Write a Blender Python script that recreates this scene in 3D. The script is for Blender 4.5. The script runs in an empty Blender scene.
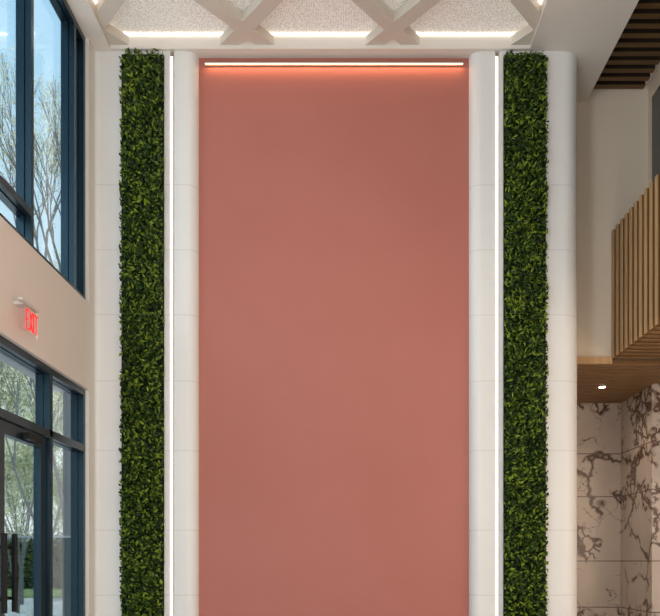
import bpy, bmesh, math, random
from mathutils import Vector, Matrix
C = bpy.context.scene.collection
S = bpy.context.scene
random.seed(7)
PI = math.pi
EYE = 1.4

# ---------------------------------------------------------------- camera, sky, lights, exposure
cam = bpy.data.cameras.new('camera'); co = bpy.data.objects.new('camera', cam); C.objects.link(co)
co.location = (0, 0, EYE); co.rotation_euler = (PI/2, 0, 0)
cam.sensor_width = 36; cam.lens = 855/660*36
cam.shift_x = -18/660; cam.shift_y = 253/660
cam.clip_start = 0.05; cam.clip_end = 300
S.camera = co
S.view_settings.view_transform = 'Standard'; S.view_settings.look = 'None'
S.view_settings.gamma = 1; S.view_settings.use_curve_mapping = False
S.view_settings.exposure = 0.45

def link_nodes(nt, *pairs):
    for a, b in pairs: nt.links.new(a, b)

w = bpy.data.worlds.new('sky'); S.world = w; w.use_nodes = True
nt = w.node_tree; nt.nodes.clear()
tc = nt.nodes.new('ShaderNodeTexCoord'); sx = nt.nodes.new('ShaderNodeSeparateXYZ')
rp = nt.nodes.new('ShaderNodeValToRGB'); bg = nt.nodes.new('ShaderNodeBackground'); wo = nt.nodes.new('ShaderNodeOutputWorld')
cr = rp.color_ramp
cr.elements[0].position = 0.0; cr.elements[0].color = (.80, .88, .90, 1)
cr.elements[1].position = .75; cr.elements[1].color = (.22, .50, .90, 1)
e = cr.elements.new(.20); e.color = (.78, .90, .95, 1)
e = cr.elements.new(.50); e.color = (.44, .74, .97, 1)
e = cr.elements.new(.36); e.color = (.58, .82, .98, 1)
link_nodes(nt, (tc.outputs['Generated'], sx.inputs[0]), (sx.outputs['Z'], rp.inputs[0]), (rp.outputs[0], bg.inputs[0]), (bg.outputs[0], wo.inputs[0]))
bg.inputs[1].default_value = 1.05

def light(name, kind, loc, rot, energy, color, size=None, size_y=None):
    l = bpy.data.lights.new(name, kind); l.energy = energy; l.color = color
    if kind == 'AREA':
        l.shape = 'RECTANGLE'; l.size = size; l.size_y = size_y
    o = bpy.data.objects.new(name, l); C.objects.link(o); o.location = loc; o.rotation_euler = rot
    return o
sun = light('sun', 'SUN', (0, 0, 20), Vector((.58, -.38, -.72)).to_track_quat('-Z', 'Y').to_euler(), 4.5, (1, .95, .87)); sun.data.angle = .02
# daylight falling in through the long window wall; added fills behind the viewpoint
light('window_daylight_upper', 'AREA', (-2.9, 1.2, 4.6), (0, -PI/2-math.radians(22), 0), 95, (.80, .91, 1), 2.0, 11.0)
light('window_daylight_lower', 'AREA', (-2.9, -.6, 1.5), (0, -PI/2, 0), 60, (.84, .93, 1), 2.8, 7.0)
light('front_cool_fill', 'AREA', (-1.75, -.2, 2.5), (PI/2, 0, 0), 98, (.88, .95, 1), .9, 3.0)  # added cool fill from front left, no glazing modelled there
light('front_warm_fill', 'AREA', (2.6, -1.2, 1.9), (PI/2, 0, 0), 42, (1, .74, .50), 2.4, 2.0)  # added warm fill for the right side of the far wall
# added warm fill from the right to lift the spandrel, no lamp modelled
light('side_warm_fill', 'AREA', (4.6, 3.5, 1.9), (0, math.radians(80), 0), 84, (1, .76, .56), 2.4, 5.0)

# ---------------------------------------------------------------- materials
def mat(name, color, rough=.6, spec=.5, metal=0.0, emit=None, estr=0.0):
    m = bpy.data.materials.new(name); m.use_nodes = True
    b = m.node_tree.nodes['Principled BSDF']
    b.inputs['Base Color'].default_value = (*color, 1); b.inputs['Roughness'].default_value = rough
    b.inputs['Metallic'].default_value = metal; b.inputs['Specular IOR Level'].default_value = spec
    if emit:
        b.inputs['Emission Color'].default_value = (*emit, 1); b.inputs['Emission Strength'].default_value = estr
    return m, m.node_tree, b

def noise_color(m3, c1, c2, scale=4, detail=4, stretch=(1, 1, 1), lo=.35, hi=.65):
    m, nt, b = m3
    tc = nt.nodes.new('ShaderNodeTexCoord'); mp = nt.nodes.new('ShaderNodeMapping'); mp.inputs['Scale'].default_value = stretch
    n = nt.nodes.new('ShaderNodeTexNoise'); n.inputs['Scale'].default_value = scale; n.inputs['Detail'].default_value = detail
    r = nt.nodes.new('ShaderNodeValToRGB')
    r.color_ramp.elements[0].position = lo; r.color_ramp.elements[0].color = (*c1, 1)
    r.color_ramp.elements[1].position = hi; r.color_ramp.elements[1].color = (*c2, 1)
    link_nodes(nt, (tc.outputs['Object'], mp.inputs[0]), (mp.outputs[0], n.inputs['Vector']), (n.outputs['Fac'], r.inputs[0]), (r.outputs[0], b.inputs['Base Color']))
    return n, r

# panelled white wall with hairline horizontal joints
def wall_paint(name, c1, c2, joints):
    m3 = mat(name, c1, .42, .35); m, nt, b = m3
    n, r = noise_color(m3, c1, c2, 1.3, 3)
    geo = nt.nodes.new('ShaderNodeNewGeometry'); sp = nt.nodes.new('ShaderNodeSeparateXYZ'); nt.links.new(geo.outputs['Position'], sp.inputs[0])
    last = None
    for z in joints:
        c = nt.nodes.new('ShaderNodeMath'); c.operation = 'COMPARE'; c.inputs[1].default_value = z; c.inputs[2].default_value = .004
        nt.links.new(sp.outputs['Z'], c.inputs[0])
        if last is None: last = c
        else:
            a = nt.nodes.new('ShaderNodeMath'); a.operation = 'MAXIMUM'; link_nodes(nt, (last.outputs[0], a.inputs[0]), (c.outputs[0], a.inputs[1])); last = a
    if last is not None:
        mx = nt.nodes.new('ShaderNodeMix'); mx.data_type = 'RGBA'
        mx.inputs['B'].default_value = (c1[0]*.87, c1[1]*.86, c1[2]*.85, 1)
        link_nodes(nt, (last.outputs[0], mx.inputs['Factor']), (r.outputs[0], mx.inputs['A']), (mx.outputs['Result'], b.inputs['Base Color']))
    return m
M = {}
M['wall'] = wall_paint('white_wall_panels', (.725, .700, .670), (.745, .72, .69), (4.70, 4.13, 3.56, 2.98, 2.37, 1.67, 1.10, .5))
M['plaster'] = wall_paint('warm_light_plaster', (.69, .64, .585), (.71, .66, .605), ())  # white wall colour tinted beige to carry the warm light on it
M['ceil'] = wall_paint('ceiling_paint', (.70, .64, .57), (.72, .66, .59), ())
M['grey'] = wall_paint('grey_beige_plaster', (.72, .60, .47), (.74, .62, .49), ())
p3 = mat('dusty_terracotta_paint', (.40, .14, .11), .55, .25); noise_color(p3, (.405, .137, .105), (.425, .150, .117), .8, 4); M['pink'] = p3[0]
M['beam'] = mat('beam_paint', (.60, .54, .46), .6, .3)[0]
M['frame'] = mat('dark_bronze_frame', (.020, .042, .058), .3, .4, .8)[0]
M['handle'] = mat('black_metal', (.004, .004, .0035), .5, .2)[0]
M['led'] = mat('warm_led_diffuser', (1, .95, .9), .5, .3, 0, (1, .86, .74), 2.4)[0]
M['led_amber'] = mat('amber_led_diffuser', (1, .9, .8), .5, .3, 0, (1, .70, .52), 1.5)[0]
M['led_tray'] = mat('cove_led_diffuser', (1, .95, .9), .5, .3, 0, (1, .90, .80), 2.2)[0]
M['down'] = mat('downlight_lens', (1, .95, .9), .4, .3, 0, (1, .86, .7), 12.0)[0]
M['red'] = mat('lit_red_letters', (.8, .03, .03), .4, .3, 0, (1, .03, .045), .5)[0]
M['alu'] = mat('pale_enamel', (.55, .52, .48), .4, .5)[0]
M['brown'] = mat('dark_backing_and_slat_shade', (.020, .013, .008), .8, .2)[0]
M['groove'] = mat('led_channel', (.26, .17, .12), .5, .4)[0]

# wood
def wood(name, c1, c2, stretch, rough=.5):
    m3 = mat(name, c1, rough, .35); noise_color(m3, c1, c2, 6, 6, stretch, .3, .7); return m3[0]
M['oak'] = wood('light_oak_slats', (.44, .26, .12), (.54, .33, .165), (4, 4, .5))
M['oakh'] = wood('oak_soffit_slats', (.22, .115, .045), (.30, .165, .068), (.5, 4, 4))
M['oak_shade'] = wood('shade_toned_slat_sides', (.13, .060, .014), (.17, .08, .02), (4, 4, .5))  # slat bodies darkened in colour for the shade in the gaps
M['walnut'] = wood('dark_oak_ceiling_slats', (.105, .050, .014), (.14, .070, .020), (.5, 4, 4))

# perforated ceiling panel
m3 = mat('perforated_ceiling_panel', (.8, .76, .7), .7, .2); m, nt, b = m3
tc = nt.nodes.new('ShaderNodeTexCoord'); v = nt.nodes.new('ShaderNodeTexVoronoi'); v.inputs['Scale'].default_value = 72; v.inputs['Randomness'].default_value = .4
r = nt.nodes.new('ShaderNodeValToRGB'); r.color_ramp.elements[0].position = .15; r.color_ramp.elements[0].color = (.34, .30, .25, 1)
r.color_ramp.elements[1].position = .5; r.color_ramp.elements[1].color = (.80, .76, .70, 1)
link_nodes(nt, (tc.outputs['Object'], v.inputs['Vector']), (v.outputs['Distance'], r.inputs[0]), (r.outputs[0], b.inputs['Base Color']), (r.outputs[0], b.inputs['Emission Color']))
b.inputs['Emission Strength'].default_value = .14      # slight glow added to brighten the panel
M['perf'] = m

# marble with brown veins
def marble():
    m3 = mat('brown_veined_marble', (.62, .54, .47), .22, .5); m, nt, b = m3
    geo = nt.nodes.new('ShaderNodeNewGeometry'); mp = nt.nodes.new('ShaderNodeMapping'); mp.inputs['Rotation'].default_value = (.35, .55, .3)
    nt.links.new(geo.outputs['Position'], mp.inputs[0])
    wn = nt.nodes.new('ShaderNodeTexNoise'); wn.inputs['Scale'].default_value = 3.2; wn.inputs['Detail'].default_value = 7; wn.inputs['Roughness'].default_value = .6
    ms = nt.nodes.new('ShaderNodeVectorMath'); ms.operation = 'MULTIPLY_ADD'; ms.inputs[1].default_value = (.42, .42, .42)
    link_nodes(nt, (mp.outputs[0], wn.inputs['Vector']), (wn.outputs['Color'], ms.inputs[0]), (mp.outputs[0], ms.inputs[2]))
    def veins(scale, w0, w1, mlo, mhi, mscale, off):
        vo = nt.nodes.new('ShaderNodeTexVoronoi'); vo.feature = 'DISTANCE_TO_EDGE'; vo.inputs['Scale'].default_value = scale
        nt.links.new(ms.outputs[0], vo.inputs['Vector'])
        a = nt.nodes.new('ShaderNodeMapRange'); a.inputs[1].default_value = w0; a.inputs[2].default_value = w1; a.inputs[3].default_value = 1; a.inputs[4].default_value = 0
        nt.links.new(vo.outputs['Distance'], a.inputs[0])
        o = nt.nodes.new('ShaderNodeVectorMath'); o.operation = 'ADD'; o.inputs[1].default_value = (off, off*.7, off*1.3); nt.links.new(mp.outputs[0], o.inputs[0])
        k = nt.nodes.new('ShaderNodeTexNoise'); k.inputs['Scale'].default_value = mscale; k.inputs['Detail'].default_value = 3; nt.links.new(o.outputs[0], k.inputs['Vector'])
        kr = nt.nodes.new('ShaderNodeMapRange'); kr.inputs[1].default_value = mlo; kr.inputs[2].default_value = mhi; nt.links.new(k.outputs['Fac'], kr.inputs[0])
        mu = nt.nodes.new('ShaderNodeMath'); mu.operation = 'MULTIPLY'; link_nodes(nt, (a.outputs[0], mu.inputs[0]), (kr.outputs[0], mu.inputs[1]))
        return mu
    A = veins(1.5, .012, .045, .48, .51, 1.1, 1.7)
    B = veins(6.5, .05, .15, .54, .57, 1.3, 6.1)
    D = veins(3.2, .004, .016, .50, .54, 1.6, 9.4)
    mx1 = nt.nodes.new('ShaderNodeMath'); mx1.operation = 'MAXIMUM'; mx2 = nt.nodes.new('ShaderNodeMath'); mx2.operation = 'MAXIMUM'
    link_nodes(nt, (A.outputs[0], mx1.inputs[0]), (B.outputs[0], mx1.inputs[1]), (mx1.outputs[0], mx2.inputs[0]), (D.outputs[0], mx2.inputs[1]))
    base = nt.nodes.new('ShaderNodeTexNoise'); base.inputs['Scale'].default_value = 1.5; base.inputs['Detail'].default_value = 5
    nt.links.new(mp.outputs[0], base.inputs['Vector'])
    br = nt.nodes.new('ShaderNodeValToRGB'); br.color_ramp.elements[0].position = .3; br.color_ramp.elements[0].color = (.53, .425, .345, 1)
    br.color_ramp.elements[1].position = .7; br.color_ramp.elements[1].color = (.66, .55, .47, 1); nt.links.new(base.outputs['Fac'], br.inputs[0])
    mx = nt.nodes.new('ShaderNodeMix'); mx.data_type = 'RGBA'; mx.inputs['B'].default_value = (.11, .052, .028, 1)
    link_nodes(nt, (mx2.outputs[0], mx.inputs['Factor']), (br.outputs[0], mx.inputs['A']))
    sp = nt.nodes.new('ShaderNodeSeparateXYZ'); nt.links.new(geo.outputs['Position'], sp.inputs[0])
    last = None
    for z in (.84, 1.4, 2.18, 2.70):
        c = nt.nodes.new('ShaderNodeMath'); c.operation = 'COMPARE'; c.inputs[1].default_value = z; c.inputs[2].default_value = .006
        nt.links.new(sp.outputs['Z'], c.inputs[0])
        if last is None: last = c
        else:
            a = nt.nodes.new('ShaderNodeMath'); a.operation = 'MAXIMUM'; link_nodes(nt, (last.outputs[0], a.inputs[0]), (c.outputs[0], a.inputs[1])); last = a
    my = nt.nodes.new('ShaderNodeMix'); my.data_type = 'RGBA'; my.inputs['B'].default_value = (.17, .11, .08, 1)
    link_nodes(nt, (last.outputs[0], my.inputs['Factor']), (mx.outputs['Result'], my.inputs['A']), (my.outputs['Result'], b.inputs['Base Color']))
    return m
M['marble'] = marble()

# glass: clear, faintly reflecting
def glass(name, tint, refl=1.0):
    m = bpy.data.materials.new(name); m.use_nodes = True; nt = m.node_tree; nt.nodes.clear()
    t = nt.nodes.new('ShaderNodeBsdfTransparent'); t.inputs[0].default_value = (*tint, 1)
    g = nt.nodes.new('ShaderNodeBsdfGlossy'); g.inputs['Roughness'].default_value = .02
    f = nt.nodes.new('ShaderNodeFresnel'); f.inputs['IOR'].default_value = 1.3
    k = nt.nodes.new('ShaderNodeMath'); k.operation = 'MULTIPLY'; k.inputs[1].default_value = refl
    mx = nt.nodes.new('ShaderNodeMixShader'); o = nt.nodes.new('ShaderNodeOutputMaterial')
    link_nodes(nt, (f.outputs[0], k.inputs[0]), (k.outputs[0], mx.inputs[0]), (t.outputs[0], mx.inputs[1]), (g.outputs[0], mx.inputs[2]), (mx.outputs[0], o.inputs[0]))
    return m
M['glass'] = glass('window_glass', (.98, .99, .99), .35)
M['screen'] = glass('tinted_screen_glass', (.68, .74, .74), .8)
M['acrylic'] = glass('acrylic_sign_plate', (.97, .95, .94), .08)
M['dimglass'] = mat('blue_grey_glass', (.03, .04, .045), .2, .4)[0]

# leaves
def leaf_mat(name, dark, mid, light_, rough=.4, spec=.5, trans=.0):
    m3 = mat(name, mid, rough, spec); m, nt, b = m3
    g = nt.nodes.new('ShaderNodeNewGeometry'); r = nt.nodes.new('ShaderNodeValToRGB')
    r.color_ramp.elements[0].color = (*dark, 1); r.color_ramp.elements[1].color = (*light_, 1)
    q = r.color_ramp.elements.new(.6); q.color = (*mid, 1)
    link_nodes(nt, (g.outputs['Random Per Island'], r.inputs[0]), (r.outputs[0], b.inputs['Base Color']))
    if trans:
        t = nt.nodes.new('ShaderNodeBsdfTranslucent'); mx = nt.nodes.new('ShaderNodeMixShader'); mx.inputs[0].default_value = trans
        o = nt.nodes['Material Output']
        link_nodes(nt, (r.outputs[0], t.inputs[0]), (b.outputs[0], mx.inputs[1]), (t.outputs[0], mx.inputs[2]), (mx.outputs[0], o.inputs['Surface']))
    return m
M['moss'] = leaf_mat('boxwood_leaves', (.004, .012, .001), (.024, .056, .003), (.20, .27, .022), .42, .22)
M['mossback'] = mat('plant_mat_backing', (.008, .014, .005), .9, .1)[0]
M['tleaf'] = leaf_mat('spring_leaves', (.50, .54, .34), (.66, .69, .48), (.84, .84, .68), .5, .3, .4)
M['hleaf'] = leaf_mat('hedge_leaves', (.09, .14, .08), (.18, .24, .14), (.36, .40, .26), .5, .3, .2)
M['bark'] = mat('grey_bark', (.24, .23, .22), .85, .2)[0]
M['paving'] = mat('pale_paving', (.62, .61, .60), .8, .2)[0]
M['asphalt'] = mat('pale_asphalt', (.50, .50, .50), .8, .2)[0]
M['lawn'] = mat('lawn', (.22, .28, .12), .9, .1)[0]
M['ext'] = mat('pale_grey_exterior_panel', (.42, .45, .46), .6, .3)[0]
M['pier'] = mat('blue_grey_pier', (.20, .25, .28), .5, .4)[0]
fl = mat('pale_stone_floor', (.50, .46, .42), .3, .4); noise_color(fl, (.60, .56, .52), (.66, .62, .58), 2, 6); M['floor'] = fl[0]

# ---------------------------------------------------------------- helpers
def finish(name, bm, m, parent=None, smooth=False):
    me = bpy.data.meshes.new(name); bmesh.ops.recalc_face_normals(bm, faces=bm.faces); bm.to_mesh(me); bm.free()
    if smooth:
        for p in me.polygons: p.use_smooth = True
    me.materials.append(m); o = bpy.data.objects.new(name, me); C.objects.link(o)
    if parent:
        o.parent = parent; o.matrix_parent_inverse = Matrix.Translation(-parent.location)
    return o
def box(bm, x0, x1, y0, y1, z0, z1, bevel=0):
    r = bmesh.ops.create_cube(bm, size=1, matrix=Matrix.Translation(((x0+x1)/2, (y0+y1)/2, (z0+z1)/2)) @ Matrix.Diagonal((x1-x0, y1-y0, z1-z0, 1)))
    if bevel:
        es = list({e for v in r['verts'] for e in v.link_edges})
        bmesh.ops.bevel(bm, geom=es, offset=bevel, segments=2, affect='EDGES', profile=.6)
def boxes(name, lst, m, parent=None, bevel=0):
    bm = bmesh.new()
    for b in lst: box(bm, *b, bevel=bevel)
    return finish(name, bm, m, parent)
def prism(name, pts, z0, z1, m, parent=None):
    bm = bmesh.new()
    a = [bm.verts.new((x, y, z0)) for x, y in pts]; b = [bm.verts.new((x, y, z1)) for x, y in pts]
    n = len(pts)
    for i in range(n): bm.faces.new((a[i], a[(i+1) % n], b[(i+1) % n], b[i]))
    bm.faces.new(a); bm.faces.new(list(reversed(b)))
    return finish(name, bm, m, parent)
def tube(bm, p0, p1, r0, r1, n=6):
    d = (p1-p0); 
    if d.length < 1e-6: return
    q = d.to_track_quat('Z', 'Y'); A = []; B = []
    for i in range(n):
        c = Vector((math.cos(2*PI*i/n), math.sin(2*PI*i/n), 0))
        A.append(bm.verts.new(p0 + q @ (c*r0))); B.append(bm.verts.new(p1 + q @ (c*r1)))
    for i in range(n): bm.faces.new((A[i], A[(i+1) % n], B[(i+1) % n], B[i]))
    bm.faces.new(A); bm.faces.new(B)
def empty(name, loc, label=None, cat=None, group=None, kind=None):
    o = bpy.data.objects.new(name, None); C.objects.link(o); o.location = loc; o.empty_display_size = .1
    tag(o, label, cat, group, kind); return o
def tag(o, label=None, cat=None, group=None, kind=None):
    for k, v_ in (('label', label), ('category', cat), ('group', group), ('kind', kind)):
        if v_: o[k] = v_
    return o
def struct(o, label=None, cat=None):
    return tag(o, label, cat, None, 'structure')
def Z(z): return z + EYE

TOP = Z(4.47)      # underside of the ceiling border
PAN = Z(4.60)      # perforated panel
# ---------------------------------------------------------------- shell
struct(boxes('floor', [(-2.45, 5.2, -4, 10.5, -.12, 0)], M['floor']), 'pale stone floor of the lobby, below the picture', 'floor')
def arc(cx, cy, r, a0, a1, n=10):
    return [(cx + r*math.cos(a0 + (a1-a0)*i/n), cy + r*math.sin(a0 + (a1-a0)*i/n)) for i in range(n+1)]
D2 = PI/180
# left part of the far wall: corner, plain panel, light channel, rounded column
L = [(-2.215, 7.46)] + arc(-2.18, 7.465, .035, 180*D2, 90*D2, 4)
L = [(-2.215, 7.465), (-2.212, 7.478), (-2.205, 7.49), (-2.195, 7.497), (-2.18, 7.5), (-1.558, 7.5), (-1.558, 7.535), (-1.524, 7.535), (-1.524, 7.5)]
L += arc(-1.424, 7.6, .1, -90*D2, 0)
L += [(-1.324, 7.75), (-2.215, 7.75)]
struct(prism('wall_back', L, 0, TOP, M['wall']), 'white panelled wall with rounded column left of the terracotta niche', 'wall')
R = [(1.074, 7.75)] + arc(1.174, 7.6, .1, 180*D2, 270*D2) + [(1.292, 7.5), (1.292, 7.535), (1.326, 7.535), (1.326, 7.5)]
R += arc(1.886, 7.66, .16, -90*D2, 0, 12) + [(2.046, 10.4), (1.9, 10.4), (1.9, 7.75)]
struct(prism('wall_back_right', R, 0, TOP, M['wall']), 'white panelled wall and rounded column right of the terracotta niche', 'wall')
struct(boxes('wall_niche', [(-1.36, 1.11, 7.6, 7.7, 0, TOP+.05)], M['pink']), 'tall matte dusty terracotta wall panel filling the central niche', 'wall')
struct(boxes('wall_back_upper', [(2.02, 3.05, 8.33, 8.45, Z(1.98), Z(4.75)), (2.02, 5.12, 8.45, 10.5, Z(1.98), Z(2.1)), (3.05, 5.12, 8.33, 8.45, Z(1.98), Z(2.1))], M['grey']), 'grey beige wall above the timber balcony', 'wall')
# left wall: jamb, spandrel between lower and upper windows, piers
XW = -2.215
jl = []
jl.append((-2.36, XW, 7.31, 7.75, 0, TOP+.02))            # jamb beside the far wall
jl.append((-2.42, XW, -4, 7.31, Z(1.46), Z(2.20)))       # spandrel
struct(boxes('wall_left', jl, M['plaster']), 'white plaster wall, tinted for warm light, between the lower entrance and the upper windows', 'wall')
struct(boxes('wall_right', [(5.0, 5.12, -4, 10.4, 0, Z(1.9)), (2.925, 3.05, -4, 8.33, Z(2.30), Z(4.75))], M['grey']), 'grey wall above the balcony at right', 'wall')
# ceiling: border around the coffered tray, lobby ceiling, raised side ceiling
TX0, TX1, TY0, TY1 = -2.075, 1.590, 0.4, 7.46
cb = [(-2.36, TX0, -4, 7.8, TOP, PAN+.1), (TX0, TX1, TY1, 7.8, TOP, PAN+.1), (TX0, TX1, -4, TY0, TOP, PAN+.1), (TX1, 2.32, -4, 8.45, TOP, PAN+.1)]
cb += [(2.32, 3.1, -4, 8.45, Z(4.64), Z(4.8)), (-2.36, 2.32, -4, 8.45, PAN+.1, PAN+.16)]
struct(boxes('ceiling', cb, M['ceil']), 'off white ceiling with a recessed tray', 'ceiling')
struct(boxes('ceiling_panel', [(TX0, TX1, TY0, TY1, PAN, PAN+.05)], M['perf']), 'finely perforated white panel recessed in the ceiling tray', 'ceiling panel')

# ---------------------------------------------------------------- diagonal ceiling lattice
lat = empty('ceiling_lattice', (-.247, 4, TOP+.03), 'off white diagonal timber lattice of diamonds hung in the bright ceiling tray', 'ceiling lattice')
PX, PY, NX, NY = 1.268, 1.744, -.881, 7.25
zb, zt, bw = TOP+.032, PAN-.02, .133
def clip_line(p, d):
    t0, t1 = -1e9, 1e9
    for c, lo, hi in ((0, TX0, TX1), (1, TY0, TY1)):
        a, b = (lo-p[c])/d[c], (hi-p[c])/d[c]
        if a > b: a, b = b, a
        t0, t1 = max(t0, a), min(t1, b)
    return t0, t1
for sgn in (1, -1):
    d = Vector((PX/2*sgn, -PY/2)).normalized(); nrm = Vector((-d.y, d.x))
    for k in range(-7, 8):
        p = Vector((NX + k*PX, NY))
        t0, t1 = clip_line(p, d)
        if t1 - t0 < .12: continue
        # clip a wide band against the tray rectangle
        quad = [p + d*(t0-.4) - nrm*bw/2, p + d*(t1+.4) - nrm*bw/2, p + d*(t1+.4) + nrm*bw/2, p + d*(t0-.4) + nrm*bw/2]
        poly = quad
        for c, lim, keep in ((0, TX0, 1), (0, TX1, -1), (1, TY0, 1), (1, TY1, -1)):
            out = []
            for i in range(len(poly)):
                a, b = poly[i], poly[(i+1) % len(poly)]
                ia, ib = (a[c]-lim)*keep >= 0, (b[c]-lim)*keep >= 0
                if ia: out.append(a)
                if ia != ib: out.append(a + (b-a)*((lim-a[c])/(b[c]-a[c])))
            poly = out
            if not poly: break
        if len(poly) < 3: continue
        off = 0 if sgn > 0 else .0015
        prism('beam', [(q.x, q.y) for q in poly], zb+off, zt+off, M['beam'], lat)
# cove LED strips that wash the perforated panel
def cove(name, b, label):
    t = empty(name, ((b[0]+b[1])/2, (b[2]+b[3])/2, b[4]), label, 'LED strip', 'cove LED strips round the ceiling tray')
    boxes('diffuser', [b], M['led_tray'], t); return t
cz0, cz1 = PAN-.014, PAN-.004
cove('cove_light_strip', (TX0+.02, TX1-.02, TY1-.016, TY1-.004, cz0, cz1), 'warm LED strip along the far edge of the ceiling tray')
cove('cove_light_strip', (TX0+.004, TX0+.016, TY0+.2, TY1-.03, cz0, cz1), 'warm LED strip along the left edge of the ceiling tray')
cove('cove_light_strip', (TX1-.016, TX1-.004, TY0+.2, TY1-.03, cz0, cz1), 'warm LED strip along the right edge of the ceiling tray')

# ---------------------------------------------------------------- niche light and vertical LED strips
t = empty('linear_light', (-.12, 7.59, Z(4.40)), 'horizontal amber LED bar along the top of the terracotta niche', 'light')
boxes('housing', [(-1.272, 1.024, 7.568, 7.6, Z(4.408), Z(4.425))], M['groove'], t)
boxes('back_plate', [(-1.27, 1.022, 7.576, 7.6, Z(4.392), Z(4.408))], M['groove'], t)
boxes('diffuser', [(-1.266, 1.018, 7.568, 7.576, Z(4.4005), Z(4.408))], M['led_amber'], t)
light('niche_led_wash', 'AREA', (-.12, 7.560, Z(4.395)), (math.radians(32), 0, 0), 1.5, (1, .52, .25), 2.28, .012)
for x0, x1, lb in ((-1.557, -1.5355, 'vertical white LED strip left of the terracotta niche'), (1.2945, 1.316, 'vertical white LED strip right of the terracotta niche')):
    t = empty('led_strip', ((x0+x1)/2, 7.51, 0), lb, 'LED strip', 'vertical LED strips beside the green walls')
    boxes('diffuser', [(x0, x1, 7.497, 7.501, .02, Z(4.425))], M['led'], t)
    boxes('housing', [(x0, x1, 7.501, 7.534, .02, Z(4.45))], M['groove'], t)
    boxes('end_cap', [(x0, x1, 7.497, 7.501, Z(4.425), Z(4.432))], M['groove'], t)

# ---------------------------------------------------------------- green walls
def green_wall(x0, x1, z1, label, seed):
    rnd = random.Random(seed)
    t = empty('green_wall', ((x0+x1)/2, 7.48, 0), label, 'green wall', 'leafy strips flanking the niche')
    boxes('backing', [(x0-.002, x1-.002, 7.468, 7.5, .01, z1-.01)], M['mossback'], t)
    vs, fs = [], []
    n = int((x1-x0)*z1*4300)
    for i in range(n):
        x = rnd.uniform(x0+.004, x1-.004); z = rnd.uniform(.02, z1-.01); y = 7.472 - rnd.random()**1.2*.06
        ex = min(x-x0, x1-x)
        ln = rnd.uniform(.026, .062); wd = ln*rnd.uniform(.36, .55)
        yaw = rnd.uniform(-1.2, 1.2); out = rnd.uniform(.15, 1.1); roll = rnd.uniform(0, 2*PI)
        d = Vector((math.cos(roll)*math.cos(out), -math.sin(out), math.sin(roll)*math.cos(out)))
        if d.z < -.3 and rnd.random() < .5: d.z *= -1
        if ex < .02 and rnd.random() < .35: d.x = abs(d.x)*(-1 if x-x0 < x1-x else 1)
        up = Vector((rnd.uniform(-.6, .6), -1, rnd.uniform(-.2, 1.0))); s = d.cross(up)
        if s.length < .05: continue
        s.normalize(); nn = s.cross(d).normalized()
        p = Vector((x, y, z)); b = len(vs)
        vs += [p, p + d*ln*.45 + s*wd/2 - nn*.004, p + d*ln - nn*ln*.18, p + d*ln*.45 - s*wd/2 - nn*.004, p + d*ln*.45 + nn*.003]
        fs += [(b, b+1, b+4), (b+1, b+2, b+4), (b+2, b+3, b+4), (b+3, b, b+4)]
    vs = [Vector((max(x0-.008, min(x1+.008, v_.x)), min(v_.y, 7.497), min(v_.z, z1+.012))) for v_ in vs]
    me = bpy.data.meshes.new('foliage'); me.from_pydata([tuple(v_) for v_ in vs], [], fs); me.materials.append(M['moss'])
    o = bpy.data.objects.new('foliage', me); C.objects.link(o); o.parent = t; o.matrix_parent_inverse = Matrix.Translation(-t.location); o['kind'] = 'stuff'
green_wall(-1.976, -1.610, TOP-.034, 'tall green leafy plant strip on the white wall nearest the windows', 3)
green_wall(1.364, 1.730, TOP-.04, 'tall green leafy plant strip on the white wall nearest the balcony', 5)

# ---------------------------------------------------------------- left windows and entrance
XF, XB = -2.245, -2.355       # room face and outer face of the framing
XG = -2.325                   # glass plane
fw = .05
def member_y(y0, z0, z1, wd=fw):      # upright: room-side cap, recessed groove, outer body
    return [(XF-.037, XF, y0, y0+wd, z0, z1), (XF-.052, XF-.037, y0+.012, y0+wd-.012, z0, z1), (XB, XF-.052, y0, y0+wd, z0, z1)]
def member_z(z0, y0, y1, ht=fw):
    return [(XF-.037, XF, y0, y1, z0, z0+ht), (XF-.052, XF-.037, y0, y1, z0+.012, z0+ht-.012), (XB, XF-.052, y0, y1, z0, z0+ht)]
YE = 7.31
zs, zh = Z(2.20), TOP
win = struct(empty('window_1', (XF, 3, zs)), 'tall upper windows in dark blue bronze frames', 'window')
boxes('frame', member_z(zs, -4, YE) + member_z(zh-fw, -4, YE) + member_y(YE-fw, zs+fw, zh-fw), M['frame'], win)
ups = [7.01, 6.06, 4.75, 3.45, 2.15, .85, -.45, -1.75, -3.05]
for y in ups: boxes('mullion', member_y(y, zs+fw, zh-fw), M['frame'], win, )
boxes('transom', member_z(Z(2.445), -4, 6.06), M['frame'], win)
ed = [YE-fw] + ups + [-4]
for i in range(len(ed)-1):
    a, b = ed[i+1]+fw, ed[i]
    if b-a > .05: boxes('pane', [(XG-.006, XG, a, b, zs+fw, zh-fw)], M['glass'], win)
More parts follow.
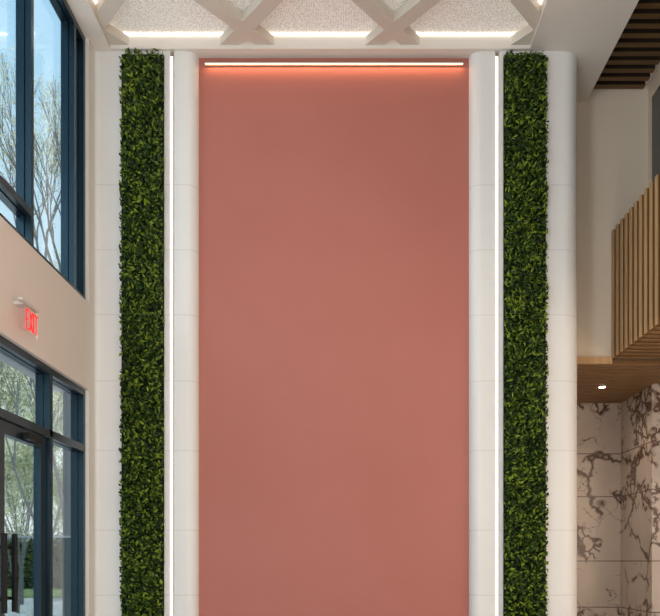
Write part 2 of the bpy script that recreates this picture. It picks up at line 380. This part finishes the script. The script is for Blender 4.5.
# lower storefront
zt0 = Z(.93)
wl = struct(empty('window_2', (XF, 3, 0)), 'dark framed transom and sidelights around the entrance doors', 'window')
hd = Z(1.46)
fr = member_z(hd-fw, -4, YE) + member_y(YE-fw, 0, hd-fw) + [(XB, XF, 6.51, YE-fw, 0, .12)]
boxes('frame', fr, M['frame'], wl)
boxes('transom', member_z(zt0, -4, YE-fw, .06), M['frame'], wl)
posts = [6.44, 4.58, 3.4, 2.2, 1.0, -.2, -1.4, -2.6]
for y in posts:
    boxes('mullion', member_y(y, 0, hd-fw, .062), M['frame'], wl)
ed = [YE-fw] + posts + [-4]
for i in range(len(ed)-1):
    a, b = ed[i+1]+.062, ed[i]
    if b-a < .05: continue
    boxes('pane', [(XG-.006, XG, a, b, zt0+.06, hd-fw)], M['glass'], wl)
    if i != 1: boxes('pane', [(XG-.006, XG, a, b, .12, zt0)], M['glass'], wl)
# door leaves
def door(n, y0, y1, hy, label):
    d = struct(empty('door_%d' % n, (XF-.03, y0, .01)), label, 'door')
    x0, x1 = XF-.075, XF-.022
    st = .125; z1 = zt0-.006; z0 = .01
    boxes('door_frame', [(x0, x1, y0, y0+st, z0, z1), (x0, x1, y1-st, y1, z0, z1), (x0, x1, y0+st, y1-st, z0, .25), (x0, x1, y0+st, y1-st, z1-.085, z1)], M['frame'], d)
    boxes('pane', [((x0+x1)/2-.004, (x0+x1)/2+.004, y0+st, y1-st, .25, z1-.085)], M['glass'], d)
    h = bmesh.new()
    xh = XF+.062; r = .014
    box(h, xh-r, xh+r, hy-.019, hy+.019, Z(-.333), Z(.177), .004)
    for zz in (Z(.088), Z(-.243)): box(h, x1, xh, hy-.008, hy+.008, zz-.011, zz+.011)
    finish('handle', h, M['handle'], d)
    return d
d1 = door(1, 5.52, 6.432, 5.60, 'glazed dark framed entrance door nearest the far wall')
door(2, 4.65, 5.512, 5.43, 'glazed dark framed entrance door nearest the viewer')
c = bmesh.new(); box(c, XF-.02, XF+.03, 5.95, 6.2, zt0-.08, zt0-.035, .004); finish('door_closer', c, M['handle'], d1)
c = bmesh.new(); tube(c, Vector((XF+.03, 6.15, zt0-.03)), Vector((XF+.035, 6.42, zt0-.005)), .003, .003); tube(c, Vector((XF+.03, 5.86, zt0-.02)), Vector((XF+.03, 6.15, zt0-.03)), .003, .003); finish('closer_arm', c, M['frame'], d1)

# ---------------------------------------------------------------- exit sign
ex = empty('exit_sign', (-2.13, 5.7, Z(1.70)), 'small clear exit sign with red letters on the warm-toned wall above the doors', 'exit sign')
boxes('housing', [(-2.15, -2.115, 5.56, 5.86, Z(1.70), Z(1.716))], M['alu'], ex, .004)
boxes('wall_bracket', [(-2.215, -2.14, 5.66, 5.74, Z(1.701), Z(1.725))], M['alu'], ex, .004)
boxes('acrylic_plate', [(-2.135, -2.129, 5.54, 5.88, Z(1.515), Z(1.70))], M['acrylic'], ex)
bm = bmesh.new()
z0, z1 = Z(1.538), Z(1.672); h = z1-z0; sw = .0095; xa, xb = -2.129, -2.123
def stroke(y0, za, y1, zb_, wd=sw):
    a = Vector((0, y0, za)); b = Vector((0, y1, zb_)); d = (b-a).normalized(); n = Vector((0, -d.z, d.y))*wd/2
    ps = [a-n, b-n, b+n, a+n]
    A = [bm.verts.new((xa, p.y, p.z)) for p in ps]; B = [bm.verts.new((xb, p.y, p.z)) for p in ps]
    for i in range(4): bm.faces.new((A[i], A[(i+1) % 4], B[(i+1) % 4], B[i]))
    bm.faces.new(A); bm.faces.new(B)
yE = 5.650
stroke(yE, z0, yE, z1)
for zz in (z0+sw/2, (z0+z1)/2, z1-sw/2): stroke(yE, zz, yE+.046, zz)
yX = 5.708
stroke(yX+.006, z0, yX+.052, z1); stroke(yX+.006, z1, yX+.052, z0)
stroke(5.782, z0, 5.782, z1)
yT = 5.800
stroke(yT, z1-sw/2, yT+.062, z1-sw/2); stroke(yT+.031, z0, yT+.031, z1)
finish('lettering', bm, M['red'], ex)

# ---------------------------------------------------------------- timber slat ceiling high on the right
sc_ = empty('slat_ceiling', (2.6, 6, Z(4.59)), 'dark timber slats under the high ceiling at top right', 'slat ceiling')
sl = []; y = 8.30
while y > 2.5:
    sl.append((2.325, 2.865, y-.06, y, Z(4.585), Z(4.64))); y -= .1335
boxes('slats', [(a, b, c_, d_, e_+.008, f_) for a, b, c_, d_, e_, f_ in sl], M['brown'], sc_)  # bodies coloured near-black to stand for shade between the slats
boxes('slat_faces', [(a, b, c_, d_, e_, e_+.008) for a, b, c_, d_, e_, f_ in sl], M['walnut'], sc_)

# ---------------------------------------------------------------- balcony with vertical slats, soffits
bal = empty('balcony', (2.6, 5.5, Z(1.9)), 'oak slatted balcony front projecting from the right wall', 'balcony')
X0 = 2.561
y = 8.31; vs = []; hs = []
k = 0
while y > 2.4:
    vs.append((X0, X0+.05, y-.055, y, Z(1.965), Z(3.205)))
    hs.append((X0, 5.0, y-.055, y, Z(1.965)-.0, Z(1.965)+.045))
    y -= .130
hs = [(a+.05, b, c_, d_, e_, f_) for a, b, c_, d_, e_, f_ in hs]
boxes('front_slats', [(a+.010, b, c_, d_, e_, f_-.001) for a, b, c_, d_, e_, f_ in vs], M['oak_shade'], bal)
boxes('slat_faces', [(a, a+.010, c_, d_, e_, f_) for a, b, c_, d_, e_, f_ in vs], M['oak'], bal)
boxes('soffit_slats', [(a, b, c_, d_, e_+.008, f_) for a, b, c_, d_, e_, f_ in hs], M['oak_shade'], bal)
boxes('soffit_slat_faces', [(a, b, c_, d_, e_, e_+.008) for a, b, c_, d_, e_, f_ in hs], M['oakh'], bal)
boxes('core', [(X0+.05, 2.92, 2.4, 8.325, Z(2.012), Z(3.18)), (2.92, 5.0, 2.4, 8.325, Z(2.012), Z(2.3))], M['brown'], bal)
boxes('fascia', [(2.047, X0-.002, 8.28, 8.325, Z(1.912), Z(1.98))], M['oak'], bal)
nk = empty('slat_soffit', (3.5, 9.3, Z(1.91)), 'oak slat soffit over the marble clad nook', 'slat soffit')
ss = []; y = 10.36; 
while y > 8.4:
    ss.append((2.05, 3.303 if y > 9.3 else 4.99, y-.072, y, Z(1.912), Z(1.955))); y -= .105
ss.append((2.05, 5.0, 8.33, y, Z(1.912), Z(1.955)))
boxes('slats', [(a, b, c_, d_, e_+.008, f_) for a, b, c_, d_, e_, f_ in ss], M['oak_shade'], nk)
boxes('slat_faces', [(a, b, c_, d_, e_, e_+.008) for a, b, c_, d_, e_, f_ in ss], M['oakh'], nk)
boxes('backing', [(2.05, 4.99, 8.46, 9.29, Z(1.955), Z(1.975)), (2.05, 3.304, 9.29, 10.36, Z(1.955), Z(1.975))], M['brown'], nk)
dl = empty('downlight', (2.79, 9.385, Z(1.905)), 'small round recessed downlight glowing in the oak soffit', 'downlight')
bm = bmesh.new(); bmesh.ops.create_cone(bm, cap_ends=True, segments=24, radius1=.036, radius2=.036, depth=.004, matrix=Matrix.Translation((2.79, 9.385, Z(1.907)))); finish('lens', bm, M['down'], dl)
bm = bmesh.new(); bmesh.ops.create_cone(bm, cap_ends=True, segments=24, radius1=.046, radius2=.046, depth=.003, matrix=Matrix.Translation((2.79, 9.385, Z(1.9105)))); finish('trim_ring', bm, M['handle'], dl)
light('downlight_beam', 'SPOT', (2.79, 9.385, Z(1.89)), (0, 0, 0), 17, (1, .82, .64))
bpy.data.lights['downlight_beam'].spot_size = 2.4; bpy.data.lights['downlight_beam'].spot_blend = 1; bpy.data.lights['downlight_beam'].shadow_soft_size = .04
struct(boxes('wall_marble', [(2.046, 3.305, 10.37, 10.5, 0, Z(1.955)), (3.305, 5.0, 9.30, 10.5, 0, Z(1.954))], M['marble']), 'brown veined beige marble cladding of the nook', 'marble wall')
struct(boxes('window_3', [(2.915, 2.9245, 3, 8.2, Z(3.3), Z(4.45))], M['dimglass']), 'blue grey glazing high on the right wall', 'window')

# ---------------------------------------------------------------- outside
struct(boxes('ground', [(-80, -2.43, -20, 90, -.2, -.02)], M['asphalt']), 'pale pavement outside the windows', 'ground')
struct(boxes('lawn', [(-80, -3, 33, 90, -.02, .01)], M['lawn']), 'lawn beyond the pavement', 'ground')
struct(boxes('trim_1', [(-2.75, -2.43, -4, 8.0, Z(1.585), Z(1.75))], M['ext']), 'pale grey canopy outside above the entrance', 'canopy')
gs = empty('glass_screen', (-6, 13, 0), 'tinted glass windbreak screen standing outside the entrance', 'glass screen')
boxes('pane', [(-8.7, -3.6, 13, 13.02, .1, 1.76)], M['screen'], gs)
boxes('top_rail', [(-8.7, -3.6, 12.985, 13.035, 1.755, 1.785)], M['ext'], gs)
for x in (-8.7, -7.1, -5.55, -3.6): boxes('post', [(x-.02, x+.02, 12.98, 13.04, -.02, 1.755)], M['ext'], gs)

def tree(x, y, height, r0, fork, seed, label, name='tree', nleaf=1600, spread=.62, lsize=.07, levels=5, lean=0, limb=False):
    rnd = random.Random(seed); bm = bmesh.new(); tips = []
    t = empty(name, (x, y, 0), label, 'tree', 'trees outside the windows')
    def grow(p, d, ln, r, lv):
        seg = 3; q = p
        for i in range(seg):
            d2 = (d + Vector((rnd.uniform(-.14, .14), rnd.uniform(-.14, .14), rnd.uniform(-.02, .12)))).normalized()
            q2 = q + d2*ln/seg; ra = r*(1-.35*i/seg); rb = r*(1-.35*(i+1)/seg)
            tube(bm, q, q2, ra, rb, 6 if lv < 2 else 4); q = q2; d = d2
            if lv >= 2: tips.append((q.copy(), d.copy()))
        if lv >= levels: return
        for j in range(3 if lv > 0 else 3):
            az = rnd.uniform(0, 2*PI); sp = rnd.uniform(.3, .75)*spread
            side = Vector((math.cos(az), math.sin(az), 0))
            grow(q, (d*math.cos(sp) + side*math.sin(sp) + Vector((0, 0, .12))).normalized(), ln*rnd.uniform(.62, .85), r*.58, lv+1)
    tube(bm, Vector((x, y, -.02)), Vector((x+lean*.5, y, fork)), r0*1.15, r0, 10)
    L0 = (height-fork)*.34
    if limb:
        p = Vector((x, y, 2.0)); q = Vector((x-.10, y-.1, 2.7)); tube(bm, p, q, r0*.6, r0*.5, 8)
        grow(q, Vector((-.22, -.1, 1)).normalized(), 1.1, r0*.48, 1)
    for j in range(3):
        az = 2*PI*j/3 + rnd.uniform(-.5, .5); a = rnd.uniform(.18, .38)
        grow(Vector((x+lean*.5, y, fork-.03)), Vector((math.cos(az)*math.sin(a), math.sin(az)*math.sin(a), math.cos(a))), L0, r0*.7, 1)
    finish('trunk', bm, M['bark'], t)
    vs, fs = [], []
    for i in range(nleaf):
        p, d = rnd.choice(tips); p = p + Vector((rnd.gauss(0, .13), rnd.gauss(0, .13), rnd.gauss(0, .13)))
        u = Vector((rnd.gauss(0, 1), rnd.gauss(0, 1), rnd.gauss(0, 1))).normalized(); v_ = u.cross(Vector((rnd.gauss(0, 1), rnd.gauss(0, 1), rnd.gauss(0, 1)))).normalized()
        s = lsize*rnd.uniform(.6, 1.2); b = len(vs)
        vs += [p, p+u*s*.5+v_*s*.3, p+u*s, p+u*s*.5-v_*s*.3]; fs.append((b, b+1, b+2, b+3))
    me = bpy.data.meshes.new('foliage'); me.from_pydata([tuple(a) for a in vs], [], fs); me.materials.append(M['tleaf'])
    o = bpy.data.objects.new('foliage', me); C.objects.link(o); o.parent = t; o.matrix_parent_inverse = Matrix.Translation(-t.location); o['kind'] = 'stuff'
tree(-5.05, 15.4, 9.4, .082, 4.4, 11, 'slim grey trunked tree just behind the glass screen, its top in the upper window', nleaf=12000, lsize=.045, levels=6, limb=True)
tree(-7.6, 21.5, 8.0, .06, 1.6, 12, 'thin spring tree between the screen and the far trees', nleaf=6000, lsize=.07, levels=6)
tree(-10.7, 28, 8.5, .07, 1.2, 15, 'pale leafed tree farther back seen through the door glass', nleaf=9000, lsize=.11, levels=6)
tree(-14.8, 36, 9, .07, 1.2, 18, 'pale leafed tree at the left edge of the door glass', nleaf=14000, lsize=.14, levels=6)
tree(-12.8, 40.5, 9, .07, 1.2, 21, 'most distant leafy tree behind the sidelight', nleaf=12000, lsize=.15, levels=6)
tree(-9.0, 23.3, 4.6, .05, .4, 31, 'low bushy young tree seen through the door glass above the screen', nleaf=9000, lsize=.10, levels=5)
tree(-11.0, 33, 5, .05, .4, 32, 'low bushy young tree seen through the sidelight beside the trunk', nleaf=9000, lsize=.14, levels=5)
tree(-18, 48, 7, .06, .4, 33, 'low bushy tree farthest behind the door glass', nleaf=9000, lsize=.2, levels=5)
def hedge(x0, x1, y0, y1, h_, label, seed, n):
    rnd = random.Random(seed); t = empty('hedge', ((x0+x1)/2, (y0+y1)/2, 0), label, 'hedge', 'hedges beyond the pavement')
    bm = bmesh.new(); box(bm, x0+.15, x1-.15, y0+.15, y1-.15, 0, h_-.2, .1); finish('stems', bm, M['mossback'], t)
    vs, fs = [], []
    for i in range(n):
        p = Vector((rnd.uniform(x0, x1), rnd.uniform(y0, y1), rnd.random()*h_*(1+.12*math.sin(i))))
        if rnd.random() < .6:
            if x1-x0 > y1-y0: p.y = y0 + rnd.random()*.15
            else: p.x = x1 - rnd.random()*.15
        u = Vector((rnd.gauss(0, 1), rnd.gauss(0, 1), rnd.gauss(0, 1))).normalized(); v_ = u.cross(Vector((rnd.gauss(0, 1), rnd.gauss(0, 1), rnd.gauss(0, 1)))).normalized()
        s = .2; b = len(vs); vs += [p, p+u*s*.5+v_*s*.3, p+u*s, p+u*s*.5-v_*s*.3]; fs.append((b, b+1, b+2, b+3))
    me = bpy.data.meshes.new('foliage'); me.from_pydata([tuple(a) for a in vs], [], fs); me.materials.append(M['hleaf'])
    o = bpy.data.objects.new('foliage', me); C.objects.link(o); o.parent = t; o.matrix_parent_inverse = Matrix.Translation(-t.location); o['kind'] = 'stuff'
hedge(-20, -13.4, 43.5, 45, 2.6, 'dark green hedge seen through the door glass', 1, 6000)
hedge(-12.9, -8, 46, 47.5, 2.2, 'dark green hedge seen through the sidelight behind the trunk', 2, 6000)
hedge(-10.5, -9, -10, 14, 3.6, 'unseen long tall hedge added to darken reflections in the window frames', 3, 9000)  # out of view, added so the lower frames reflect something dark
